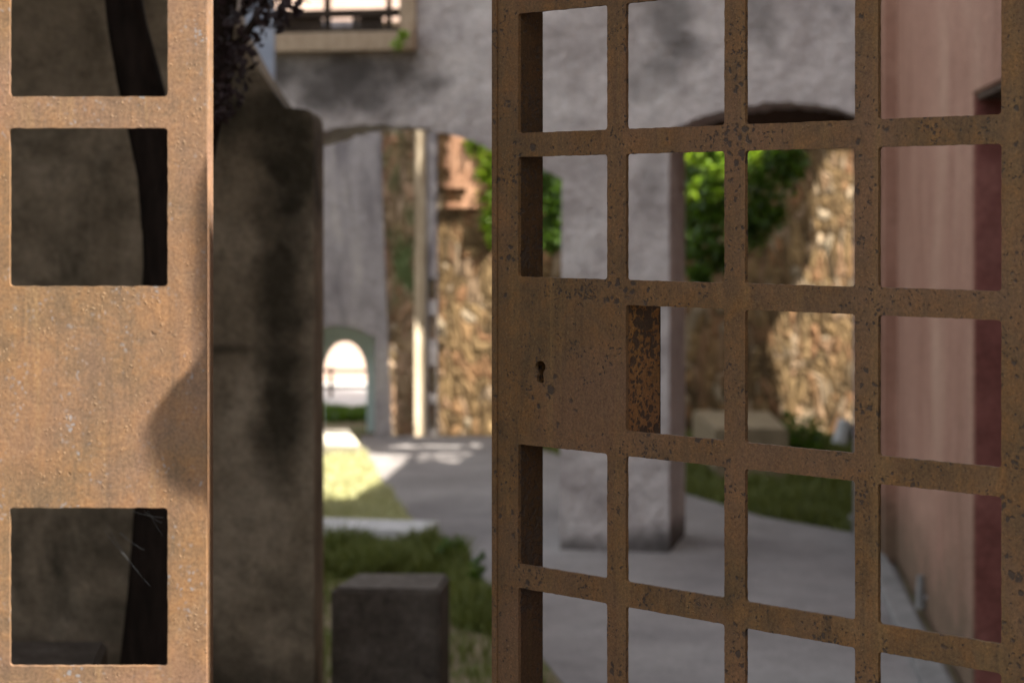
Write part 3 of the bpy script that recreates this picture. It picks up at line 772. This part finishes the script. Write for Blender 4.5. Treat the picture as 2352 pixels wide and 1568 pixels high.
for k in range(9):
    a = Vector(at(240 + 40 * k, -250, 4.6)); b = a + Vector((random.uniform(-.9, .6), random.uniform(-.9, .6), random.uniform(.4, .9)))
    limb(bm, [(a, .03), ((a + b) / 2 + Vector((0, 0, .08)), .02), (b, .008)], 7)
me = bm_mesh(bm)
for p in me.polygons: p.use_smooth = True
link("trunk", me, M_BARK, troot)
cc = [(*at(u, v, 4.5 + rv.uniform(-.2, .2)), r) for u, v, r in ((590, 20, .07), (560, 60, .06), (600, 55, .05), (640, 30, .04), (555, 110, .05), (530, 170, .05), (520, 225, .04), (505, 255, .03), (570, -20, .09), (640, -20, .07), (540, 0, .06), (535, 120, .05), (655, 20, .03), (500, 120, .04))]
leaves("sprays", cc, 330, .026, M_PURPLE, .05, troot, seed=31)
crown = [(-1.3 + rv.gauss(0, .55), 4.5 + rv.gauss(0, .5), 3.02 + rv.uniform(0, 1.3), rv.uniform(.2, .45)) for _ in range(46)]
leaves("crown", crown, 12000, .07, M_PURPLE, .3, troot, seed=32)

# ------------------------------------------------------------------ grass (uncountable)
def grass(name, label, poly, n, hmin, hmax, wdt, mat, seed, avoid=(), path=True, dens=None):
    rg = random.Random(seed); xs = [p[0] for p in poly]; ys = [p[1] for p in poly]
    V = []; Fc = []; k = 0; tries = 0
    while k < n and tries < n * 12:
        tries += 1
        x = rg.uniform(min(xs), max(xs)); y = rg.uniform(min(ys), max(ys))
        if not inside(x, y, poly): continue
        if path and inside(x, y, PATH) : continue
        if any(inside(x, y, a) for a in avoid): continue
        h = rg.uniform(hmin, hmax) * (0.6 + .8 * abs(math.sin(x * 7 + y * 3)) * abs(math.cos(y * 5 - x * 2)))
        a = rg.uniform(0, math.tau); lean = rg.uniform(.1, .7) * h
        dx, dy = math.cos(a) * wdt, math.sin(a) * wdt; b = rg.uniform(0, math.tau)
        lx, ly = math.cos(b) * lean, math.sin(b) * lean
        i = len(V)
        V += [(x - dx, y - dy, 0), (x + dx, y + dy, 0), (x + dx * .7 + lx * .4, y + dy * .7 + ly * .4, h * .6), (x - dx * .7 + lx * .4, y - dy * .7 + ly * .4, h * .6), (x + lx, y + ly, h)]
        Fc += [(i, i + 1, i + 2, i + 3), (i + 3, i + 2, i + 4)]; k += 1
    me = bpy.data.meshes.new(name); me.from_pydata(V, [], Fc)
    o = link(name, me, mat, None, (xs[0], ys[0], 0)); tag(o, label, "grass", None, "stuff"); return o
def xy(p): return (p[0], p[1])
gl = [xy(gr(400, 1060)), xy(gr(742, 1040)), xy(gr(828, 1026)), xy(gr(876, 1108)), xy(gr(930, 1178)), xy(gr(988, 1246)), xy(gr(400, 1230))]
M_LAWN = plaster("lawn_turf", (.26, .27, .11), (.40, .40, .19), (.52, .50, .28), 6, stain=(.12, .15, .03), stain_at=(.55, .7), bump=.01)
sheet("lawn", [xy(gr(300, 1012)), xy(gr(824, 1012)), xy(gr(826, 1026)), xy(gr(874, 1108)), xy(gr(928, 1178)), xy(gr(980, 1236)), xy(gr(300, 1228))], 0.004, M_LAWN)
grass("grass", "short lawn beyond the pale kerb, sunlit at its far end", gl, 26000, .02, .06, .004, M_GRASS, 1)
gn = [xy(gr(560, 1275)), xy(gr(1000, 1262)), xy(gr(1058, 1290)), xy(gr(1100, 1350)), xy(gr(1145, 1400)), xy(gr(1160, 1470)), xy(gr(1040, 1440)), xy(gr(1040, 1330)), xy(gr(560, 1330))]
grass("grass", "rank tufted grass around the dark stone cube", gn, 16000, .04, .12, .005, M_GRASS_DARK, 2, path=False)
gg = [(-1.0, 4.6), (-1.0, 9.5), (-.3, 9.5), (.10, 7.2), (.30, 5.5), (.30, 4.6)]
grass("grass", "sparse grass on the bare soil beside the path edge", gg, 5000, .02, .09, .004, M_GRASS_DARK, 3)
g2 = [xy(gr(1240, 1030)), xy(gr(1575, 1137)), xy(gr(1750, 1190)), xy(gr(1965, 1228)), xy(gr(2020, 1240)), xy(gr(2020, 1010)), xy(gr(1240, 1008))]
grass("grass", "green grass strip at the foot of the rubble wall on the right", g2, 30000, .03, .10, .006, M_GRASS_DARK, 4)
# bushy plants by the bench
def tuft(label, u, v, n, r, hgt, mat, seed, size=.05):
    p = gr(u, v); rt = empty("garden_plant", p); tag(rt, label, "plant")
    leaves("foliage", [(p.x, p.y, hgt * .6, r), (p.x + r * .4, p.y, hgt * .35, r * .8), (p.x - r * .5, p.y + .05, hgt * .4, r * .7)], n, size, mat, r, rt, seed=seed)
    box("stem", (p.x, p.y, hgt * .25), (.008, .008, hgt * .5), M_VINE, rt)
tuft("low green bush at the right end of the sandstone block seat", 1835, 1055, 350, .17, .26, M_VINE, 41)
tuft("leafy weed clump at the edge of the path near the dark cube", 1040, 1305, 260, .07, .14, M_VINE, 42, .03)
# tall thin weed on the path edge
p = gr(1095, 1372); rt = empty("weed", p); tag(rt, "thin tall weed standing at the path edge beside the gate", "plant")
bm = bmesh.new(); tp = at(1100, 1268, p.y); limb(bm, [(p, .003), ((p + tp) / 2 + Vector((.006, 0, 0)), .0025), (tp, .0015)], 6); link("stem", bm_mesh(bm), M_VINE, rt)
leaves("foliage", [(*p.lerp(tp, t), .035) for t in (.25, .5, .7, .85, 1)], 34, .035, M_VINE, .04, rt, seed=43)

# ------------------------------------------------------------------ beyond the passage
tag(box("garden_house", (-2.0, 19.9, 2.0), (6.0, .6, 4.0), M_PALEPINK, None, 0, .02), "pale pink sunlit house wall seen through the arched passage", "house")
sheet("garden_path", [(-5, 16.9), (0, 16.9), (0, 19.58), (-5, 19.58)], 0.006, M_KERB)
rt = empty("garden_edging", (-1.6, 17.9, 0)); tag(rt, "low dark railing along the garden path, seen through the arched passage", "fence")
for z in (.10, .24): box("rail", (-1.6, 17.9, z), (3.4, .03, .03), M_WOOD_DARK, rt)
for k in range(9): box("post", (-3.1 + k * .38, 17.93, .14), (.03, .03, .28), M_WOOD_DARK, rt)
gf = [(-3.0, 15.85), (-.8, 15.85), (-.8, 16.85), (-3.0, 16.85)]
grass("grass", "sunlit garden grass seen through the arched passage", gf, 7000, .03, .09, .008, M_VINE, 6, path=False)

# ------------------------------------------------------------------ unseen sun masks added on the right, holes cut to shape the lit patches
def to_plane(p, X):
    t = (X - p.x) / SUN.x; q = p + SUN * t; return (q.y, q.z)
def sun_mask(name, label, X, y0, y1, hgt, patches):
    holes = [[to_plane(p, X) for p in poly] for poly in patches]
    # plate local x along +Y
    me = plate_mesh([(y0, 0), (y1, 0), (y1, hgt), (y0, hgt)], holes, .04, 0.0)
    o = link(name, upright(me, (X + .04, 0), (0, 1), .04), M_SUN_MASK, None, (X, (y0 + y1) / 2, 0))
    return tag(o, label, "wall")
lit_leaf = [at(u, v, YL) for u, v in ((950, -900), (950, 30), (600, 335), (595, 1750), (-300, 1750), (-300, -900))]
XO = .22
shape = [to_plane(at(u, v, YL), XO) for u, v in ((500, 330), (560, 330), (560, 1170), (475, 1160), (430, 1140), (385, 1110), (350, 1060), (338, 1000), (360, 945), (405, 885), (450, 845), (468, 800), (455, 700), (452, 500), (460, 420))]
shadow_root = empty("hanging_blocker", (XO, sum(p[0] for p in shape) / len(shape), min(p[1] for p in shape))); tag(shadow_root, "added unseen shadow-casting ornament hanging from the bar above the open gate", "blocker")  # unseen plate added, cut to cast the shadow on the left leaf
link("plate", upright(plate_mesh(shape, [], .004, 0.0), (XO, 0), (0, 1), .004), M_RUST, shadow_root)
topz = max(p[1] for p in shape); yo = [p[0] for p in shape if p[1] == topz][0]
box("strap", (XO, yo + .004, (topz + 2.93) / 2), (.003, .006, 2.93 - topz), M_RUST, shadow_root)
tag(box("blocker_bar", (-.02, 1.76, 2.96), (1.6, .05, .05), M_RUST, None, 0, .003), "added unseen bar above the leaves, holding up the shadow plate", "bar")  # added out of view to carry the shadow plate
# unseen wall added on the left to shade the planted strip
tag(box("shade_wall", (-2.45, 4.1, 2.0), (.25, 3.3, 4.0), M_DARKWALL, None, 0, .01), "added unseen shading wall left of the plum tree", "wall")
sun_mask("near_sun_mask", "added unseen sun mask right of the gate, its hole shaped to light the left leaf", 1.95, -5.0, 5.6, 11.0, [lit_leaf])
pA = [gr(u, v) for u, v in ((715, 1168), (742, 1162), (800, 1150), (850, 1126), (874, 1106), (945, 1046), (850, 1043), (820, 1014), (700, 1014))]
pB = [gr(u, v) for u, v in ((860, 1037), (1114, 1039), (1100, 1014), (1075, 1014), (1070, 1023), (960, 1026), (930, 1020), (880, 1027))]
pC = [at(u, v, YF - .1) for u, v in ((925, 1006), (1015, 1006), (1015, 712), (930, 735))]
pD = [at(u, v, YF - .1) for u, v in ((981, 250), (1010, 250), (1008, 325), (992, 372), (978, 372))]
pE = [at(u, v, YF - .04) for u, v in ((1006, 990), (1006, 240), (1235, 240), (1235, 990))]
pF = [at(u, v, YF - .04) for u, v in ((1850, 1008), (1800, 930), (1790, 820), (1770, 760), (1800, 700), (1860, 600), (1880, 520), (1865, 440), (1905, 330), (2080, 330), (2080, 1008))]
pG = [at(u, v, 13.2) for u, v in ((1572, 350), (1690, 340), (1680, 400), (1655, 440), (1600, 480), (1572, 470))]
hg = [to_plane(at(u, v, Y_), 3.3) for u, v, Y_ in ((1572, 480, 13.0), (1690, 330, 13.0), (1690, 330, 13.5), (1572, 480, 13.5))]
y_a, y_b, z_a, z_b = min(h[0] for h in hg), max(h[0] for h in hg), min(h[1] for h in hg), max(h[1] for h in hg)
pG = [Vector((3.3, y, z)) for y, z in ((y_a - .30, z_a - .05), (y_a + .3, z_a - .15), (y_b, z_a - .1), (y_b, z_b + .15), (y_a - .30, z_b + .15))]
sun_mask("far_sun_mask", "added unseen sun mask beyond the pink wall, its holes cut to the far lit patches", 3.3, 4.0, 17.0, 11.0, [pA, pB, pC, pD, pE, pF, pG])
import os
if os.environ.get("DBG"):
    for nm, pl in zip("ABCDEFG", [pA, pB, pC, pD, pE, pF, pG]):
        q = [to_plane(p, 3.3) for p in pl]; print(nm, "y %.2f..%.2f z %.2f..%.2f" % (min(a for a, b in q), max(a for a, b in q), min(b for a, b in q), max(b for a, b in q)))
